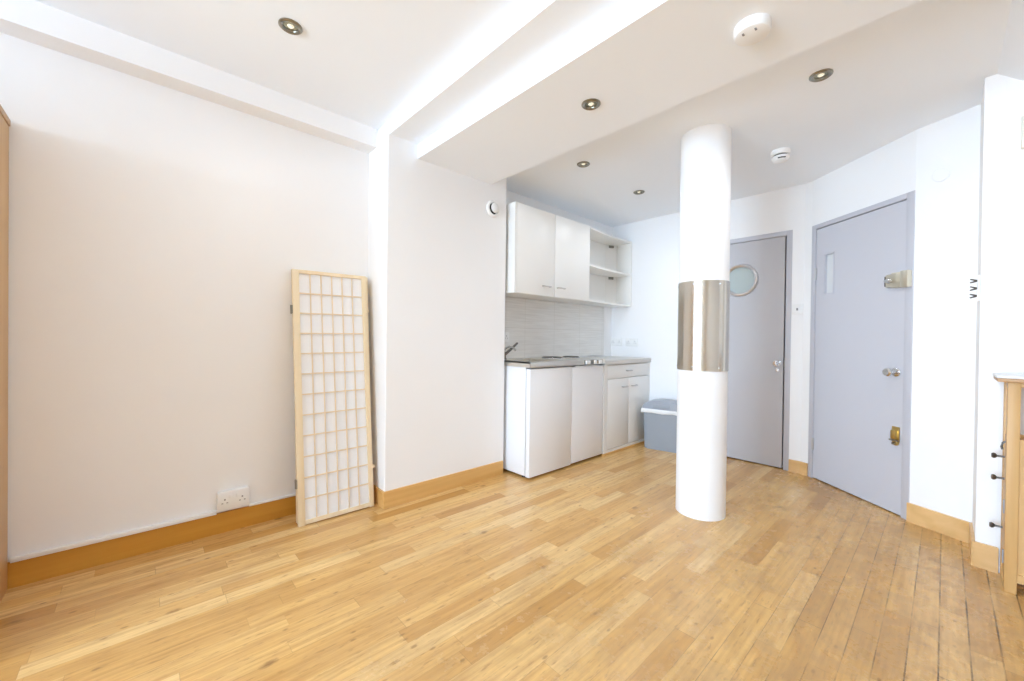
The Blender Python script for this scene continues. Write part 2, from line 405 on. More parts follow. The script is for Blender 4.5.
# ------------------------------------------------------------------ round pillar with steel sleeve
PX, PY, PR = 2.587, 1.034, 0.143
pil = struct('pillar', lathe(BM(), [(PR, 0), (PR, 2.36)], PX, PY, 0, n=72), M['pillar'], 'round white pillar wearing a brushed steel sleeve', 'pillar', base=(PX, PY, 0), smooth=40)
b = BM(); lathe(b, [(PR - 0.002, 0.893), (PR + 0.004, 0.893), (PR + 0.004, 1.437), (PR - 0.002, 1.437)], PX, PY, 0, n=72)
slv = tag(obj('steel_sleeve', b, M['steel'], pil), 'brushed steel sleeve')
for z in (0.915, 1.415):
    for k in range(6):
        a = R(201.8 - 22 + 60 * k)
        p = Vector((PX + (PR + 0.004) * math.cos(a), PY + (PR + 0.004) * math.sin(a), z))
        rot = Matrix.Rotation(a, 4, 'Z') @ Matrix.Rotation(R(90), 4, 'Y')
        obj('screw', lathe(BM(), [(0.0, 0.003), (0.004, 0.0025), (0.006, 0.0)], *p, n=12, mat=rot), M['chrome'], slv)

# ------------------------------------------------------------------ doors
def local_mat(origin, u, n):
    return Matrix(((u.x, n.x, 0, origin.x), (u.y, n.y, 0, origin.y), (0, 0, 1, 0), (0, 0, 0, 1)))
def lbox(mt, *a, **k):
    t = BM(); box(t, *a, **k); bmesh.ops.transform(t, matrix=mt, verts=t.verts); return t
def llathe(mt, prof, s, d, z, n=24):
    """a turned piece whose axis points out of the door"""
    t = BM(); lathe(t, prof, n=n, mat=Matrix.Rotation(R(-90), 4, 'X')); bmesh.ops.translate(t, vec=(s, d, z), verts=t.verts)
    bmesh.ops.transform(t, matrix=mt, verts=t.verts); return t
def ltube(mt, pts, r):
    t = BM(); tube(t, pts, r); bmesh.ops.transform(t, matrix=mt, verts=t.verts); return t
def add(bm, t): merge(bm, t); return bm

# entrance door: local axes s (hinge -> lock), d (into the room), z
mt = local_mat(A, U, NI)
d1 = thing('door_1', (A.x + U.x * EL / 2, A.y + U.y * EL / 2, 0), 'lavender grey entrance door with brass locks and a slim glass slot', 'door', kind='structure')
fr = BM()
FW = 0.038; FR = 0.048; FT = 1.998
add(fr, lbox(mt, 0.0, FW, -0.10, 0.004, 0, FT, bev=0.002)); add(fr, lbox(mt, EL - FR, EL, -0.10, 0.004, 0, FT, bev=0.002)); add(fr, lbox(mt, FW - 0.002, EL - FR + 0.002, -0.10, 0.004, FT - 0.034, FT, bev=0.002))
add(fr, lbox(mt, FW, FW + 0.012, -0.10, -0.052, 0, FT - 0.03)); add(fr, lbox(mt, EL - FR - 0.012, EL - FR, -0.10, -0.052, 0, FT - 0.03))
obj('door_frame', fr, M['frame'], d1)
g = BM(); add(g, lbox(mt, 0.0, EL, -0.155, -0.10, 0.0, FT)); obj('dark_reveal', g, M['voidm'], d1)
L0, L1, LT = FW + 0.003, EL - FR - 0.003, FT - 0.034 - 0.006
V0, V1, W0, W1 = 0.121, 0.207, 1.442, 1.748
lf = BM()
for a_ in ((L0, V0, 0.008, LT), (V1, L1, 0.008, LT), (V0, V1, 0.008, W0), (V0, V1, W1, LT)): add(lf, lbox(mt, a_[0], a_[1], -0.050, -0.004, a_[2], a_[3]))
leaf = obj('door_leaf', lf, M['door'], d1)
bd = BM()
for a_ in ((V0 - 0.004, V0 + 0.006, W0 - 0.004, W1 + 0.004), (V1 - 0.006, V1 + 0.004, W0 - 0.004, W1 + 0.004), (V0, V1, W0 - 0.004, W0 + 0.006), (V0, V1, W1 - 0.006, W1 + 0.004)): add(bd, lbox(mt, a_[0], a_[1], -0.02, -0.001, a_[2], a_[3]))
obj('glazing_bead', bd, M['frame'], d1)
obj('vision_glass', lbox(mt, V0 + 0.003, V1 - 0.003, -0.030, -0.018, W0 + 0.003, W1 - 0.003), M['visglass'], d1)
for z in (1.70, 1.61, 0.27):
    h = lbox(mt, FW - 0.012, FW + 0.012, -0.004, 0.003, z - 0.045, z + 0.045, bev=0.001); add(h, ltube(mt, [(FW + 0.001, 0.004, z - 0.047), (FW + 0.001, 0.004, z + 0.047)], 0.005))
    if z != 1.70: obj('hinge', h, M['handle'], d1)
    else: h.free()
# rim night latch and its keep
nl = BM(); add(nl, lbox(mt, 0.632, 0.735, -0.004, 0.024, 1.428, 1.510, bev=0.006)); add(nl, lbox(mt, 0.672, 0.735, -0.004, 0.027, 1.422, 1.516, bev=0.004))
nlo = tag(obj('night_latch', nl, M['champagne'], d1), 'champagne metal night latch')
add_k = llathe(mt, [(0.0, 0.026), (0.014, 0.024), (0.017, 0.012), (0.012, 0.0)], 0.665, 0.022, 1.468); add(add_k, lbox(mt, 0.644, 0.690, 0.036, 0.048, 1.460, 1.476, bev=0.004))
obj('turn_knob', add_k, M['chrome'], nlo)
obj('end_plate', lbox(mt, 0.624, 0.633, -0.004, 0.022, 1.436, 1.500, bev=0.001), M['darkmetal'], nlo)
obj('latch_keep', lbox(mt, 0.737, 0.781, 0.003, 0.036, 1.418, 1.520, bev=0.004), M['champagne'], d1)
# lever handle
lv = BM(); add(lv, llathe(mt, [(0.028, 0.0), (0.028, 0.007), (0.022, 0.011), (0.011, 0.013), (0.010, 0.036), (0.018, 0.042), (0.026, 0.054), (0.027, 0.064), (0.020, 0.073), (0.0, 0.076)], 0.690, -0.004, 0.893, n=32))
tag(obj('door_knob', lv, M['chrome'], d1), 'chrome door knob')
# brass lock low on the door
bl = BM(); add(bl, lbox(mt, 0.672, 0.720, -0.004, 0.004, 0.455, 0.552, bev=0.004)); add(bl, llathe(mt, [(0.019, 0.0), (0.019, 0.007), (0.0, 0.008)], 0.696, -0.004, 0.452)); add(bl, lbox(mt, 0.680, 0.712, 0.0, 0.022, 0.474, 0.530, bev=0.005))
blo = tag(obj('mortice_lock', bl, M['brass'], d1), 'small brass lock')
bt = lbox(mt, 0.668, 0.724, 0.006, 0.020, 0.462, 0.472, bev=0.003); add(bt, llathe(mt, [(0.008, 0.0), (0.008, 0.022), (0.0, 0.022)], 0.696, 0.0, 0.448))
obj('bolt_snib', bt, M['nickel'], blo)

# far door with the round window: s runs along +Y from the frame's outer edge
mt2 = local_mat(Vector((XB, 0.0)), Vector((0, 1)), Vector((-1, 0)))
d2 = thing('door_2', (XB, (FD0 + FD1) / 2, 0), 'grey door with a round frosted window behind the pillar', 'door', kind='structure')
fr = BM(); add(fr, lbox(mt2, FD0, FD0 + 0.040, -0.12, 0.004, 0, FDH, bev=0.002)); add(fr, lbox(mt2, FD1 - 0.040, FD1, -0.12, 0.004, 0, FDH, bev=0.002)); add(fr, lbox(mt2, FD0 + 0.038, FD1 - 0.038, -0.12, 0.004, FDH - 0.040, FDH, bev=0.002))
obj('door_frame', fr, M['frame'], d2)
obj('dark_reveal', lbox(mt2, FD0, FD1, -0.155, -0.12, 0, FDH), M['voidm'], d2)
PCY, PCZ, PRO = 1.262, 1.622, 0.132
lf = BM()
# leaf with a true round hole: ring of quads between circle and rectangle
y0, y1, z0, z1 = FD0 + 0.052, FD1 - 0.043, 0.010, FDH - 0.043
t = BM(); n = 64
def ray_rect(a):
    c, s_ = math.cos(a), math.sin(a); k = 1e9
    if c > 1e-9: k = min(k, (y1 - PCY) / c)
    if c < -1e-9: k = min(k, (y0 - PCY) / c)
    if s_ > 1e-9: k = min(k, (z1 - PCZ) / s_)
    if s_ < -1e-9: k = min(k, (z0 - PCZ) / s_)
    return PCY + c * k, PCZ + s_ * k
angs = sorted([2 * math.pi * i / n for i in range(n)] + [math.atan2(zz - PCZ, yy - PCY) % (2 * math.pi) for yy in (y0, y1) for zz in (z0, z1)])
for face_d in (-0.050, -0.006):
    inn = [t.verts.new((PCY + (PRO - 0.01) * math.cos(a), face_d, PCZ + (PRO - 0.01) * math.sin(a))) for a in angs]
    out = [t.verts.new((ray_rect(a)[0], face_d, ray_rect(a)[1])) for a in angs]
    for i in range(len(angs)):
        k = (i + 1) % len(angs); t.faces.new((inn[i], inn[k], out[k], out[i]))
    if face_d == -0.050: pi_, po_ = inn, out
for i in range(len(angs)):
    k = (i + 1) % len(angs); t.faces.new((pi_[i], pi_[k], inn[k], inn[i])); t.faces.new((po_[i], out[i], out[k], po_[k]))
bmesh.ops.transform(t, matrix=mt2, verts=t.verts); add(lf, t)
obj('door_leaf', lf, M['door_b'], d2)
obj('porthole_ring', llathe(mt2, [(PRO - 0.016, -0.05), (PRO - 0.016, 0.010), (PRO - 0.010, 0.018), (PRO - 0.001, 0.022), (PRO + 0.010, 0.017), (PRO + 0.016, 0.0), (PRO - 0.016, -0.05)], PCY, -0.006, PCZ, n=64), M['rim'], d2)['label'] = 'satin metal round window rim'
obj('porthole_glass', llathe(mt2, [(0.0, -0.012), (PRO - 0.014, -0.012), (PRO - 0.014, 0.0), (0.0, 0.002)], PCY, -0.012, PCZ, n=64), M['frosted'], d2)
lv = BM(); add(lv, llathe(mt2, [(0.025, 0.0), (0.025, 0.007), (0.011, 0.010), (0.010, 0.034), (0.018, 0.040), (0.026, 0.052), (0.026, 0.062), (0.018, 0.070), (0.0, 0.072)], 0.962, -0.006, 0.892, n=32))
tag(obj('door_knob', lv, M['chrome'], d2), 'chrome door knob')
tag(obj('keyhole_cover', llathe(mt2, [(0.013, 0.0), (0.013, 0.005), (0.0, 0.006)], 0.962, -0.006, 0.832), M['chrome'], d2), 'chrome keyhole cover')
obj('strike_plate', lbox(mt2, FD0 + 0.036, FD0 + 0.045, -0.012, 0.002, 0.85, 0.93), M['nickel'], d2)

# ------------------------------------------------------------------ kitchenette
KY = 2.118; KB = 2.597
# left cupboard under the sink
c = thing('sink_cupboard', (2.40, 2.36, 0), 'white sink cupboard with a plain door next to the wall pier', 'cupboard')
b = BM(); box(b, 2.147, 2.165, KY + 0.048, KB, 0.022, 0.852); box(b, 2.630, 2.646, KY + 0.05, KB, 0.022, 0.852); box(b, 2.165, 2.630, KB - 0.012, KB, 0.022, 0.852); box(b, 2.165, 2.630, KY + 0.05, KB - 0.012, 0.022, 0.04); box(b, 2.165, 2.63, KY + 0.05, KY + 0.11, 0.80, 0.852)
obj('carcass', b, M['fridge'], c)
obj('door', box(BM(), 2.147, 2.644, KY, KY + 0.042, 0.017, 0.842, 0.004), M['fridge'], c)
for x in (2.18, 2.60):
    for y in (KY + 0.09, KB - 0.06): obj('foot', lathe(BM(), [(0.016, 0.0), (0.016, 0.012), (0.012, 0.024), (0.0, 0.024)], x, y, 0, n=20), M['dark'], c)
obj('toe_shade_strip', box(BM(), 2.17, 2.63, KY + 0.055, KY + 0.065, 0.001, 0.0215), M['dark'], c)  # dark strip added to deepen the shade under the cupboard
# little fridge
c = thing('undercounter_fridge', (2.87, 2.36, 0), 'white undercounter fridge between the sink cupboard and the base cabinet', 'fridge')
b = BM(); box(b, 2.655, 3.098, KY + 0.055, KB - 0.01, 0.022, 0.850, 0.006)
obj('body', b, M['fridge'], c)
fd = obj('door', box(BM(), 2.652, 3.100, KY + 0.001, KY + 0.050, 0.022, 0.838, 0.008, 3), M['fridge'], c)
obj('hand_grip', box(BM(), 2.70, 3.05, KY + 0.008, KY + 0.030, 0.836, 0.845, 0.002), M['plastic'], fd)
for x in (2.69, 3.06):
    for y in (KY + 0.09, KB - 0.06): obj('foot', lathe(BM(), [(0.016, 0.0), (0.016, 0.012), (0.012, 0.026), (0.0, 0.026)], x, y, 0, n=20), M['dark'], c)
obj('toe_shade_strip', box(BM(), 2.67, 3.09, KY + 0.062, KY + 0.072, 0.001, 0.0215), M['dark'], c)  # same added dark strip, painting the shade beneath the fridge
# one-piece steel top with sink, two hotplates and controls
c = thing('steel_hob_sink_top', (2.62, 2.35, 0.853), 'stainless steel worktop with sink and two electric hotplates', 'worktop')
b = BM()
S0, S1, T0, T1 = 2.21, 2.52, 2.20, 2.50     # sink opening
for x0_, x1_, y0_, y1_ in ((2.138, S0, KY - 0.012, KB - 0.001), (S1, 3.104, KY - 0.012, KB - 0.001), (S0, S1, KY - 0.012, T0), (S0, S1, T1, KB - 0.001)):
    box(b, x0_, x1_, y0_, y1_, 0.884, 0.896)
box(b, 2.138, 3.104, KY - 0.014, KY - 0.002, 0.853, 0.896, 0.003); box(b, 2.138, 2.146, KY - 0.012, KB - 0.001, 0.853, 0.896); box(b, 3.098, 3.104, KY - 0.012, KB - 0.001, 0.853, 0.896)
top = obj('worktop', b, M['steel_h'], c)
b = BM(); box(b, S0, S0 + 0.004, T0, T1, 0.853, 0.89); box(b, S1 - 0.004, S1, T0, T1, 0.853, 0.89); box(b, S0, S1, T0, T0 + 0.004, 0.853, 0.89); box(b, S0, S1, T1 - 0.004, T1, 0.853, 0.89); box(b, S0, S1, T0, T1, 0.853, 0.857)
obj('sink_basin', b, M['steel_h'], c)
for x, y, r in ((2.755, 2.44, 0.092), (3.00, 2.42, 0.078)):
    hp = obj('hotplate', lathe(BM(), [(0.0, 0.012), (r * 0.25, 0.010), (r * 0.9, 0.014), (r, 0.010), (r, 0.0)], x, y, 0.896, n=48), M['hob'], c)
    obj('hotplate_rim', lathe(BM(), [(r, 0.0), (r, 0.007), (r + 0.008, 0.005), (r + 0.010, 0.0)], x, y, 0.896, n=48), M['chrome'], hp)
for x, w in ((2.835, 0.028), (2.94, 0.013), (3.015, 0.020)):
    rot = Matrix.Rotation(R(90), 4, 'X')
    b = BM(); box(b, x - w, x + w, KY - 0.032, KY - 0.013, 0.8745 - 0.017, 0.8745 + 0.015, 0.004)
    tag(obj('control_knob', b, M['plastic'], c), 'white control knob')
b = BM(); box(b, 2.79, 3.06, KY - 0.0165, KY - 0.013, 0.857, 0.892); obj('control_strip', b, M['nickel'], c)
b = BM(); lathe(b, [(0.026, 0), (0.026, 0.006), (0.019, 0.010), (0.017, 0.055), (0.0, 0.058)], 2.235, 2.52, 0.896, n=24)
tap = obj('tap', b, M['darkmetal'], c)
obj('tap_lever', tube(BM(), [(2.225, 2.515, 0.925), (2.30, 2.508, 0.978), (2.372, 2.50, 1.034)], [0.012, 0.011, 0.009]), M['darkmetal'], tap)
obj('tap_spout', tube(BM(), [(2.235, 2.52, 0.945), (2.235, 2.50, 0.99), (2.238, 2.46, 1.005), (2.242, 2.41, 0.995), (2.244, 2.385, 0.975)], 0.009), M['chrome'], tap)
# base cabinet with drawer and two doors
BX0, BX1 = 3.106, 3.947
c = thing('base_cabinet', ((BX0 + BX1) / 2, 2.36, 0), 'white base cabinet with one drawer over two doors, standing in the corner', 'cabinet')
b = BM(); box(b, 3.132, 3.148, KY + 0.020, KB, 0.06, 0.837); box(b, 3.928, 3.946, KY + 0.020, KB, 0.06, 0.837); box(b, 3.148, 3.928, KB - 0.012, KB, 0.06, 0.837); box(b, 3.148, 3.928, KY + 0.02, KB - 0.012, 0.06, 0.078); box(b, 3.148, 3.928, KY + 0.02, KB - 0.012, 0.69, 0.706)
obj('carcass', b, M['unit'], c)
for fx0, fx1 in ((BX0 + 0.002, 3.166), (3.916, BX1)): obj('filler_strip', box(BM(), fx0, fx1, KY - 0.001, KY + 0.019, 0.045, 0.837), M['unit'], c)
def bow(bm, cx, y, z, half=0.042):
    tube(bm, [(cx - half, y + 0.001, z), (cx - half, y - 0.020, z), (cx - half * 0.5, y - 0.026, z), (cx + half * 0.5, y - 0.026, z), (cx + half, y - 0.020, z), (cx + half, y + 0.001, z)], 0.0052, 10); return bm
dr = obj('drawer', box(BM(), 3.170, 3.912, KY - 0.001, KY + 0.018, 0.706, 0.832, 0.002), M['unit'], c)
obj('handle', bow(BM(), 3.525, KY - 0.001, 0.770), M['handle'], dr)
for x0_, x1_, hx in ((3.170, 3.539, 3.452), (3.543, 3.912, 3.628)):
    dd = obj('door', box(BM(), x0_, x1_, KY - 0.001, KY + 0.018, 0.048, 0.700, 0.002), M['unit'], c)
    obj('handle', bow(BM(), hx, KY - 0.001, 0.617), M['handle'], dd)
obj('plinth', box(BM(), BX0 + 0.004, BX1, KY - 0.001, KY + 0.012, 0.020, 0.044), M['unit'], c)
obj('floor_bead', box(BM(), BX0 + 0.004, BX1, KY - 0.010, KY + 0.012, 0.0, 0.020), M['skirt_p'], c)['label'] = 'varnished wooden bead'
tag(obj('laminate_worktop', box(BM(), 3.106, 3.948, KY - 0.014, KB, 0.838, 0.882, 0.004), M['worktop'], base=(3.53, 2.36, 0.838)), 'grey laminate worktop lying on the base cabinet', 'worktop')
tag(obj('splashback', box(BM(), 2.114, 3.79, 2.590, 2.5995, 0.897, 1.4325), M['tile'], base=(2.95, 2.595, 0.897)), 'streaked pale grey tile splashback over the steel worktop', 'splashback')

# wall cabinet with two doors
UY = 2.30; UZ0, UZ1 = 1.436, 2.149
c = thing('wall_cabinet', (2.63, 2.45, UZ0), 'white two-door wall cabinet over the hotplates', 'cabinet')
b = BM(); box(b, 2.143, 2.160, UY + 0.001, 2.598, UZ0, UZ1); box(b, 3.100, 3.117, UY + 0.022, 2.598, UZ0, UZ1); box(b, 2.160, 3.100, UY + 0.022, 2.598, UZ0, UZ0 + 0.017); box(b, 2.160, 3.100, UY + 0.022, 2.598, UZ1 - 0.017, UZ1); box(b, 2.160, 3.1, 2.588, 2.598, UZ0 + 0.017, UZ1 - 0.017)
obj('carcass', b, M['unit'], c)
for x0_, x1_, hx in ((2.162, 2.617, 2.508), (2.621, 3.116, 2.696)):
    dd = obj('door', box(BM(), x0_, x1_, UY, UY + 0.019, UZ0 + 0.001, UZ1 - 0.001, 0.002), M['unit'], c)
    obj('handle', bow(BM(), hx, UY, 1.517, 0.045), M['handle'], dd)
# open corner shelf unit with scooped fronts
c = thing('open_shelf_unit', (3.53, 2.45, UZ0), 'open white corner shelf unit beside the wall cabinet', 'shelf unit')
def scoop(z0, z1):
    pts = []
    for i in range(17):
        f = i / 16; x = 3.118 + f * (3.930 - 3.118)
        y = UY + 0.002 + 0.05 * f + 0.022 * math.sin(math.pi * f)
        pts.append((x, y))
    pts += [(3.930, 2.598), (3.118, 2.598)]
    return prism(BM(), pts, z0, z1)
obj('top_panel', scoop(UZ1 - 0.018, UZ1), M['unit'], c)
obj('shelf', scoop(1.775, 1.793), M['unit'], c)
obj('bottom_panel', scoop(UZ0, UZ0 + 0.018), M['unit'], c)
obj('end_panel', box(BM(), 3.930, 3.947, 2.345, 2.598, UZ0, UZ1, 0.002), M['unit'], c)
obj('back_panel', box(BM(), 3.119, 3.80, 2.586, 2.598, UZ0 + 0.018, UZ1 - 0.018), M['unit'], c)
obj('corner_batten', prism(BM(), [(3.79, 2.586), (3.80, 2.598), (3.93, 2.598), (3.93, 2.53), (3.915, 2.53)], UZ0 + 0.018, UZ1 - 0.018), M['unit'], c)
for z in (2.098, 1.745):
    b = BM(); prism(b, [(3.825, 2.562), (3.835, 2.574), (3.885, 2.546), (3.875, 2.532)], z, z + 0.026)
    obj('bracket', b, M['nickel'], c)

# ------------------------------------------------------------------ rubbish bin behind the pillar
c = thing('rubbish_bin', (3.79, 1.84, 0), 'blue grey swing bin lined with a white bag, half behind the pillar', 'bin')
ang = R(-78)
def bl_(t):     # local: x along the front from its far end, y depth, z up
    u = Vector((math.cos(ang), math.sin(ang))); n = Vector((-u.y, u.x))
    bmesh.ops.transform(t, matrix=local_mat(Vector((3.655, 2.030)), u, n), verts=t.verts); return t
t = BM(); W_, D_ = 0.38, 0.180
pts_lo = [(0.012, 0.012), (W_ - 0.012, 0.012), (W_ - 0.012, D_ - 0.008), (0.012, D_ - 0.008)]
lo = [t.verts.new((x, y, 0.0)) for x, y in pts_lo]; hi = [t.verts.new((x, y, 0.385)) for x, y in ((0, 0), (W_, 0), (W_, D_), (0, D_))]
t.faces.new(lo); t.faces.new(hi)
for i in range(4): t.faces.new((lo[i], lo[(i + 1) % 4], hi[(i + 1) % 4], hi[i]))
bmesh.ops.bevel(t, geom=[e for e in t.edges if abs(e.verts[0].co.z - e.verts[1].co.z) > 0.1], offset=0.028, segments=4, affect='EDGES')
obj('body', bl_(t), M['bin'], c)
t = BM(); box(t, -0.016, W_ + 0.016, -0.016, D_ + 0.004, 0.352, 0.398, 0.012, 3)
bmesh.ops.subdivide_edges(t, edges=t.edges, cuts=3, use_grid_fill=True)
for v in t.verts:
    if v.co.z < 0.38: v.co.z += 0.010 * math.sin(v.co.x * 31) + 0.006 * math.sin(v.co.x * 67 + 1)
obj('bin_liner', bl_(t), M['bag'], c)['label'] = 'white bin bag folded over the rim'
t = BM(); prev = None
sec = []
for i in range(25):
    a = math.pi * i / 24; sec.append((W_ / 2 - (W_ / 2 + 0.004) * math.cos(a), 0.397 + 0.088 * math.sin(a) ** 0.75))
rows = [[t.verts.new((x, y, z)) for x, z in sec] for y in (-0.004, D_)]
for i in range(24): t.faces.new((rows[0][i], rows[0][i + 1], rows[1][i + 1], rows[1][i]))
t.faces.new(rows[0]); t.faces.new(rows[1]); t.faces.new((rows[0][0], rows[1][0], rows[1][-1], rows[0][-1]))
lid = obj('lid', bl_(t), M['binlid'], c)
t = BM(); box(t, 0.10, 0.26, -0.009, -0.003, 0.405, 0.445, 0.002); obj('swing_flap', bl_(t), M['bin'], lid)

# ------------------------------------------------------------------ leaning paper screen
SW, SH, ST, GAP = 0.434, 1.470, 0.022, 0.004
scr = thing('folding_screen', (0.645, 2.440, 0.001), 'folded pine and paper lattice screen leaning against the white wall', 'screen')
lean = math.atan2(0.140, 1.46)
scr.rotation_euler = (-lean, R(-0.5), R(-1.0))
def panel(k, x0, w, tilt, z_up):
    y0 = k * (ST + GAP)
    m = Matrix.Translation((x0 + w, 0, z_up)) @ Matrix.Rotation(tilt, 4, 'Y') @ Matrix.Translation((-(x0 + w), 0, 0))
    def lk(bm):
        bmesh.ops.transform(bm, matrix=m, verts=bm.verts); return bm
    f = BM(); sl, sr, rt, rb = 0.036, 0.028, 0.020, 0.022
    box(f, x0, x0 + sl, y0, y0 + ST, 0, SH, 0.0015); box(f, x0 + w - sr, x0 + w, y0, y0 + ST, 0, SH, 0.0015)
    box(f, x0 + sl, x0 + w - sr, y0 + 0.001, y0 + ST - 0.001, 0.005, 0.005 + rb); box(f, x0 + sl, x0 + w - sr, y0 + 0.001, y0 + ST - 0.001, SH - rt, SH)
    p = obj('screen_panel', lk(f), M['pine'], scr, local=True)
    rb += 0.005
    obj('paper', lk(box(BM(), x0 + sl - 0.002, x0 + w - sr + 0.002, y0 + 0.012, y0 + 0.014, rb - 0.002, SH - rt + 0.002)), M['paper'], p, local=True)
    l = BM(); gx0, gx1 = x0 + sl, x0 + w - sr
    for i in range(1, 6):
        x = gx0 + (gx1 - gx0) * i / 6; box(l, x - 0.003, x + 0.003, y0 + 0.006, y0 + 0.0118, rb, SH - rt)
    for i in range(1, 12):
        z = rb + (SH - rt - rb) * i / 12; box(l, gx0, gx1, y0 + 0.005, y0 + 0.0115, z - 0.0035, z + 0.0035)
    obj('lattice', lk(l), M['pine_lat'], p, local=True)
panel(0, 0.0, SW, 0.0, 0.0)
panel(1, 0.004, SW, 0.012, 0.001)
panel(2, 0.004, SW + 0.004, 0.014, 0.002)
for z in (0.235, 1.235):
    h = BM(); box(h, -0.0035, 0.001, 0.004, 2 * ST, z - 0.024, z + 0.024, 0.001); tube(h, [(-0.004, ST + 0.002, z - 0.026), (-0.004, ST + 0.002, z + 0.026)], 0.005)
    tag(obj('hinge', h, M['nickel'], scr, local=True), 'small metal hinge')
for z in (0.245, 1.245):
    h = BM(); box(h, SW - 0.001, SW + 0.016, 0.008, ST + 0.003, z - 0.010, z + 0.010, 0.001)
    obj('hinge_block', h, M['pine_lat'], scr, local=True)

# ------------------------------------------------------------------ wardrobe at the edge of the picture
c = thing('wardrobe', (-0.9, 2.36, 0), 'honey wood wardrobe at the edge of the photo against the long white wall', 'wardrobe')
WD0, WD1 = -1.40, -0.412
b = BM(); box(b, WD1 - 0.020, WD1, 2.07, 2.646, 0.0, 1.930, 0.002); obj('side_panel', b, M['wardrobe'], c)
b = BM(); box(b, WD0, WD0 + 0.02, 2.07, 2.646, 0.0, 1.930, 0.002); obj('side_panel', b, M['wardrobe'], c)
b = BM(); box(b, WD0 + 0.02, WD1 - 0.02, 2.630, 2.646, 0.06, 1.930); box(b, WD0 + 0.02, WD1 - 0.02, 2.075, 2.63, 0.06, 0.08); obj('carcass', b, M['wardrobe'], c)
b = BM(); box(b, WD0 - 0.006, WD1 + 0.004, 2.055, 2.648, 1.930, 1.958, 0.003); obj('top_panel', b, M['oak_h'], c)
b = BM(); box(b, WD0 + 0.02, WD1 - 0.02, 2.085, 2.10, 0.0, 0.058); obj('plinth', b, M['wardrobe'], c)
for x0_, x1_, hx in ((WD0 + 0.003, (WD0 + WD1) / 2 - 0.002, -0.94), ((WD0 + WD1) / 2 + 0.002, WD1 - 0.003, -0.87)):
    dd = obj('door', box(BM(), x0_, x1_, 2.048, 2.068, 0.065, 1.926, 0.003), M['wardrobe'], c)
    obj('handle', tube(BM(), [(hx, 2.048, 0.92), (hx, 2.02, 0.93), (hx, 2.02, 1.07), (hx, 2.048, 1.08)], 0.006), M['nickel'], dd)

# ------------------------------------------------------------------ wooden trolley at the right edge
TX0, TX1, TY0, TY1 = 2.765, 2.94, -0.640, -0.188
c = thing('kitchen_trolley', (2.85, -0.41, 0), 'slim oak kitchen trolley with small round knobs beside the corner pier', 'trolley')
obj('top', box(BM(), TX0 - 0.026, 2.962, TY0 - 0.03, TY1 + 0.030, 0.914, 0.930, 0.003), M['oak_h'], c)
obj('top_surface', box(BM(), TX0 - 0.030, 2.963, TY0 - 0.034, TY1 + 0.034, 0.930, 0.942, 0.003), M['paletop'], c)['label'] = 'pale smooth top surface'
for x in (TX0, TX1 - 0.035):
    for y in (TY0, TY1 - 0.036): obj('leg', box(BM(), x, x + 0.035, y, y + 0.036, 0.0, 0.914, 0.002), M['oak'], c)
for z0_, z1_ in ((0.892, 0.914), (0.602, 0.668), (0.050, 0.085)):
    b = BM()
    for x in (TX0 + 0.004, TX1 - 0.024): box(b, x, x + 0.020, TY0 + 0.036, TY1 - 0.036, z0_, z1_)
    for y in (TY0 + 0.004, TY1 - 0.024): box(b, TX0 + 0.035, TX1 - 0.035, y, y + 0.020, z0_, z1_)
    obj('rail', b, M['oak'], c)
b = BM(); box(b, TX0 + 0.010, TX0 + 0.018, TY0 + 0.030, TY1 - 0.030, 0.080, 0.61); box(b, TX1 - 0.018, TX1 - 0.010, TY0 + 0.030, TY1 - 0.030, 0.080, 0.61)
obj('side_panel', b, M['oak'], c)
obj('shelf', box(BM(), TX0 + 0.020, TX1 - 0.020, TY0 + 0.030, TY1 - 0.026, 0.640, 0.655), M['oak_h'], c)
obj('shelf', box(BM(), TX0 + 0.020, TX1 - 0.020, TY0 + 0.030, TY1 - 0.026, 0.055, 0.070), M['oak_h'], c)
kp = Matrix.Rotation(R(-90), 4, 'X')
for z0_, z1_, kx, kz in ((0.522, 0.600, 2.858, 0.570), (0.424, 0.518, 2.850, 0.473), (0.088, 0.420, 2.895, 0.240)):
    d_ = obj('drawer' if z0_ > 0.3 else 'door', box(BM(), TX0 + 0.036, TX1 - 0.036, TY1 - 0.020, TY1 - 0.002, z0_, z1_, 0.002), M['oak'], c)
    obj('knob', lathe(BM(), [(0.005, 0.0), (0.0045, 0.014), (0.0045, 0.022), (0.011, 0.027), (0.0125, 0.033), (0.009, 0.039), (0.0, 0.040)], kx, TY1 - 0.002, kz, n=24, mat=kp), M['darkmetal'], d_)
obj('towel_hook', tube(BM(), [(2.80, TY1 - 0.001, 0.650), (2.80, TY1 + 0.008, 0.642), (2.80, TY1 + 0.012, 0.625), (2.80, TY1 + 0.009, 0.612)], 0.004), M['darkmetal'], c)
for z in (0.36, 0.14):
    obj('hinge', box(BM(), TX0 + 0.030, TX0 + 0.042, TY1 - 0.003, TY1 + 0.004, z - 0.03, z + 0.03, 0.001), M['binlid'], c)

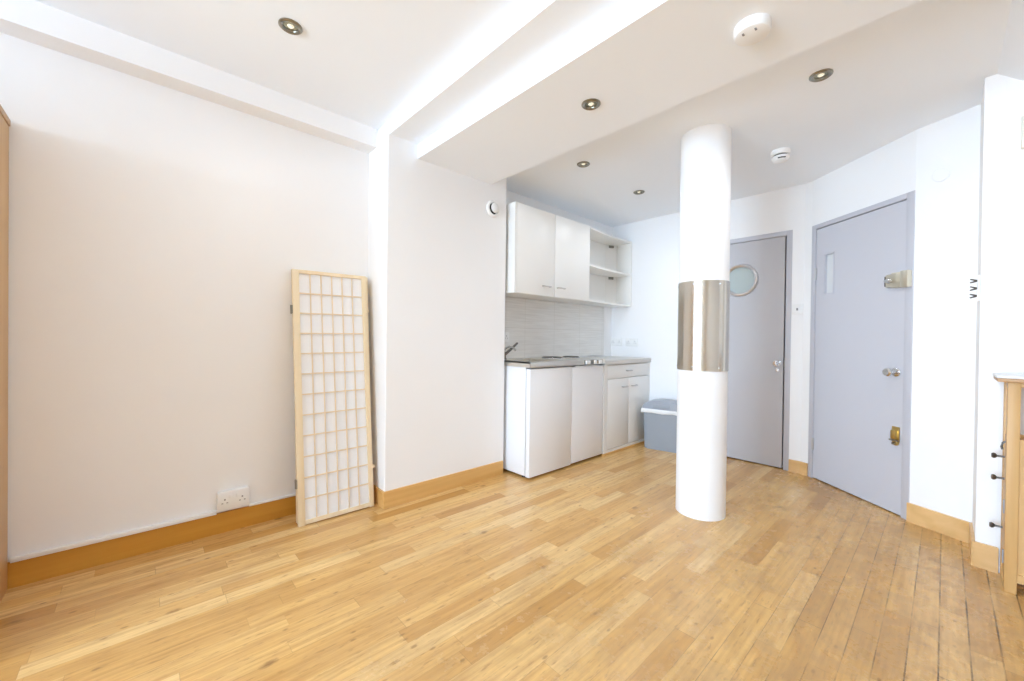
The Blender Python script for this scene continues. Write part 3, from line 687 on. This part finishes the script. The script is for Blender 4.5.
# ------------------------------------------------------------------ ceiling fittings
def downlight(loc, label, tilt=0):
    c = thing('downlight', loc, label, 'downlight', 'recessed metal downlights in the ceiling')
    obj('trim_ring', lathe(BM(), [(0.028, 0.0), (0.030, -0.005), (0.040, -0.009), (0.047, -0.004), (0.047, 0.0), (0.028, 0.0)], n=40), M['nickel'], c, local=True)
    obj('reflector', lathe(BM(), [(0.0, -0.0005), (0.0285, -0.0005), (0.0285, 0.0), (0.0, 0.0)], n=32), M['reflector'], c, local=True)
    obj('bulb', lathe(BM(), [(0.0, -0.006), (0.009, -0.005), (0.014, -0.0006), (0.0, -0.0006)], n=24), M['bulb'], c, local=True)
    return c
dl = downlight((0.469, 1.963, 2.432), 'metal downlight in the main ceiling in front of the cornice box')
for loc, lb in (((1.637, 1.214, 2.25), 'metal downlight set in the lowered ceiling band'),
                ((2.369, 1.817, 2.36), 'small metal downlight in front of the white wall cabinet'),
                ((3.164, 1.823, 2.36), 'smallest metal downlight, deep in the kitchen ceiling by the pillar'),
                ((2.388, 0.422, 2.36), 'tilted metal downlight between the pillar and the low ceiling band edge')):
    dup(dl, loc, lb)
c = thing('smoke_detector', (1.660, 0.503, 2.25), 'large round white smoke detector on the lowered ceiling band', 'smoke detector')
obj('body', lathe(BM(), [(0.060, 0.0), (0.060, -0.022), (0.057, -0.034), (0.050, -0.038), (0.0, -0.039)], n=48), M['plastic'], c, local=True)
for a in (150, 215):
    b = BM(); x, y = 0.038 * math.cos(R(a)), 0.038 * math.sin(R(a)); box(b, x - 0.006, x + 0.006, y - 0.003, y + 0.003, -0.041, -0.037); obj('test_slot', b, M['greyslot'], c, local=True)
c = thing('heat_detector', (3.155, 0.770, 2.36), 'small white dome detector on the ceiling above the grey doors', 'smoke detector')
obj('base', lathe(BM(), [(0.056, 0.0), (0.056, -0.024), (0.052, -0.030), (0.0, -0.031)], n=40), M['plastic'], c, local=True)
obj('chamber', lathe(BM(), [(0.040, -0.030), (0.040, -0.042), (0.0, -0.042)], n=40), M['dark'], c, local=True)
obj('cap', lathe(BM(), [(0.052, -0.040), (0.052, -0.052), (0.040, -0.068), (0.020, -0.074), (0.0, -0.075)], n=40), M['plastic'], c, local=True)
b = BM()
for a in (190, 216): 
    t = BM(); box(t, 0.044, 0.0495, -0.012, 0.012, -0.062, -0.055, 0.001); bmesh.ops.rotate(t, verts=t.verts, matrix=Matrix.Rotation(R(a), 3, 'Z')); merge(b, t)
    obj('sensor_slot', b, M['dark'], c, local=True); b = BM()
b.free()

# ------------------------------------------------------------------ wall fittings
c = thing('wall_vent', (1.970, 2.3715, 2.066), 'round white air vent high on the wall pier', 'vent')
fx = Matrix.Rotation(R(90), 4, 'X')
obj('vent_ring', lathe(BM(), [(0.040, 0.001), (0.045, 0.018), (0.056, 0.018), (0.063, 0.010), (0.064, 0.0)], n=48, mat=fx), M['plastic'], c, local=True)
obj('vent_throat', lathe(BM(), [(0.0, 0.0015), (0.042, 0.0015), (0.042, 0.0005)], n=48, mat=fx), M['dark'], c, local=True)
obj('vent_disc', lathe(BM(), [(0.0, 0.036), (0.022, 0.034), (0.036, 0.026), (0.037, 0.020), (0.030, 0.012), (0.0, 0.012)], cx=0.006, cz=0.005, n=48, mat=fx), M['plastic'], c, local=True)

def double_socket(name, loc, rotz, label, group=None, deep=0.010, w=0.073, h=0.043):
    """local: plate on the xz plane, room side is -y"""
    c = thing(name, loc, label, 'socket', group)
    obj('plate', box(BM(), -w, w, -deep, 0.0, -h, h, 0.003), M['plastic'], c, local=True)
    for s in (-1, 1):
        b = BM(); cx = s * w * 0.55
        box(b, cx - 0.0035, cx + 0.0035, -deep - 0.0006, -deep + 0.002, 0.004, 0.013)
        for q in (-0.011, 0.011): box(b, cx + q - 0.004, cx + q + 0.004, -deep - 0.0006, -deep + 0.002, -0.013, -0.008)
        obj('pin_holes', b, M['greyslot'], c, local=True)
        b = BM(); box(b, s * w * 0.22 - 0.006, s * w * 0.22 + 0.006, -deep - 0.004, -deep + 0.002, 0.012, 0.032, 0.001)
        obj('rocker', b, M['plastic'], c, local=True)
    c.rotation_euler = (0, 0, rotz)
    return c
double_socket('power_socket', (0.368, YL - 0.0005, 0.177), 0, 'white double power socket just over the skirting beside the leaning screen', deep=0.036, w=0.072, h=0.050)
s1 = double_socket('power_socket', (XB - 0.0005, 2.53, 1.046), R(-90), 'white double wall socket over the grey worktop, closer to the tile splashback', 'sockets over the laminate worktop', deep=0.008)
dup(s1, (XB - 0.0005, 2.335, 1.046), 'white double wall socket over the grey worktop, closer to the pillar', R(-90))
double_socket('power_socket', (2.275, 2.5895, 1.085), 0, 'white socket on the tile splashback behind the tap, cut off by the pier', deep=0.012)
c = thing('light_switch', (XB - 0.0005, 0.826, 1.342), 'square white light switch on the wall between the two grey doors', 'switch')
b = BM(); box(b, -0.008, 0.0, -0.0385, 0.038, -0.041, 0.041, 0.002); obj('plate', b, M['plastic'], c, local=True)
b = BM(); box(b, -0.012, -0.007, -0.006, 0.006, -0.010, 0.010, 0.001); obj('rocker', b, M['greyslot'], c, local=True)
# white cable trunking along the top of the skirting
b = BM(); box(b, -0.405, 0.295, YL - 0.022, YL - 0.0005, 0.1095, 0.1285, 0.002); box(b, 0.443, 1.10, YL - 0.016, YL - 0.0005, 0.1095, 0.120, 0.002)
tag(obj('cable_trunking', b, M['plastic'], base=(0.3, YL, 0.1095)), 'thin white cable trunking running along the top of the skirting', 'trunking')
# key rack on the corner pier
c = thing('key_rack', (3.005, -0.1125, 1.35), 'small white key rack with three dark double hooks on the corner pier edge', 'key rack')
b = BM(); box(b, 2.984, 3.030, -0.1125, -0.103, 1.287, 1.413, 0.002); obj('mounting_plate', b, M['plastic'], c)
for z in (1.387, 1.350, 1.313):
    b = BM()
    for s in (-1, 1): tube(b, [(3.005, -0.104, z), (3.003, -0.094, z + s * 0.004), (3.000, -0.080, z + s * 0.009)], [0.004, 0.004, 0.003], 8)
    obj('hook', b, M['darkmetal'], c)
# cream box by the picture edge and blanking plate over the door
c = thing('alarm_box', (2.972, -0.27, 1.975), 'cream alarm box high on the white wall at the edge of the photo', 'alarm box')
obj('mounting_plate', box(BM(), 2.968, 2.9718, -0.334, -0.220, 1.971, 2.127), M['plastic'], c)
obj('case', box(BM(), 2.940, 2.968, -0.33, -0.224, 1.975, 2.123, 0.004), M['cream'], c)
obj('slot', box(BM(), 2.938, 2.942, -0.31, -0.236, 2.035, 2.047), M['dark'], c)
c = thing('blanking_plate', (3.36, 0.03, 1.9), 'faint round white blanking plate beside the top of the entrance door', 'plate')
dw = Vector((-0.123, -0.25)).normalized(); mt4 = local_mat(Vector((3.411, 0.133)), dw, Vector((dw.y, -dw.x)))
obj('disc', llathe(mt4, [(0.040, 0.0), (0.040, 0.004), (0.036, 0.007), (0.0, 0.008)], 0.118, 0.0005, 2.045, n=40), M['wall'], c)

# ------------------------------------------------------------------ camera (level-ish 14 mm view, solved from the photo)
f_px = 399.7446
d1v = Vector((945 - 512, 343 - 340.5, f_px)).normalized(); d2v = Vector((143 - 512, 333 - 340.5, f_px)).normalized()
upv = d2v.cross(d1v).normalized()
if upv.y > 0: upv = -upv
d2v = (d2v - d1v * d1v.dot(d2v)).normalized()
# rows: camera axes expressed in world (image x right, y down, z forward)
cx = Vector((d1v.x, d2v.x, upv.x)); cy = Vector((d1v.y, d2v.y, upv.y)); cz = Vector((d1v.z, d2v.z, upv.z))
cam = bpy.data.cameras.new('camera'); co = bpy.data.objects.new('camera', cam); COL.objects.link(co)
mw = Matrix(((cx.x, -cy.x, -cz.x, 0), (cx.y, -cy.y, -cz.y, 0), (cx.z, -cy.z, -cz.z, 1.08), (0, 0, 0, 1)))
co.matrix_world = mw
cam.sensor_width = 36.0; cam.lens = f_px / 1024 * 36.0; cam.clip_start = 0.02
scn.camera = co

# ------------------------------------------------------------------ light
DAY = (0.59, 0.82, 1.08)
P1 = 272
LAMP = 19
def area(name, loc, rot, sx, sy, power, col=(1, 1, 1)):
    l = bpy.data.lights.new(name, 'AREA'); l.shape = 'RECTANGLE'; l.size = sx; l.size_y = sy; l.energy = power; l.color = col
    o = bpy.data.objects.new(name, l); COL.objects.link(o); o.location = loc; o.rotation_euler = rot
    return o
# daylight entering through the tall window behind the camera
area('daylight_window_1', (WX - 0.22, (WA0 + WA1) / 2, (WAZ0 + WAZ1) / 2), (0, R(-90), 0), WAZ1 - WAZ0, WA1 - WA0, P1, DAY)
# the recessed ceiling lamps, switched on
for i, p in enumerate(((0.469, 1.963, 2.42), (1.637, 1.214, 2.238), (2.369, 1.817, 2.348), (3.164, 1.823, 2.348), (2.388, 0.422, 2.348))):
    l = bpy.data.lights.new('downlight_beam', 'SPOT'); l.energy = LAMP * (0.75, 0.45, 0.4, 0.95, 1.1)[i]; l.spot_size = R(165); l.spot_blend = 1.0; l.shadow_soft_size = 0.05; l.color = (0.88, 0.945, 1.02)
    o = bpy.data.objects.new('downlight_beam', l); COL.objects.link(o); o.location = p
w = bpy.data.worlds.new('world'); scn.world = w; w.use_nodes = True
bg = w.node_tree.nodes['Background']; bg.inputs[0].default_value = (0.93, 0.96, 1.0, 1); bg.inputs[1].default_value = 1.5

scn.view_settings.view_transform = 'Standard'; scn.view_settings.look = 'None'
scn.view_settings.gamma = 1.0; scn.view_settings.use_curve_mapping = False
scn.view_settings.exposure = 0.49
scn.cycles.max_bounces = 16; scn.cycles.diffuse_bounces = 12; scn.cycles.glossy_bounces = 6
scn.cycles.sample_clamp_indirect = 10
scn.cycles.use_denoising = True
scn.cycles.denoising_prefilter = 'ACCURATE'
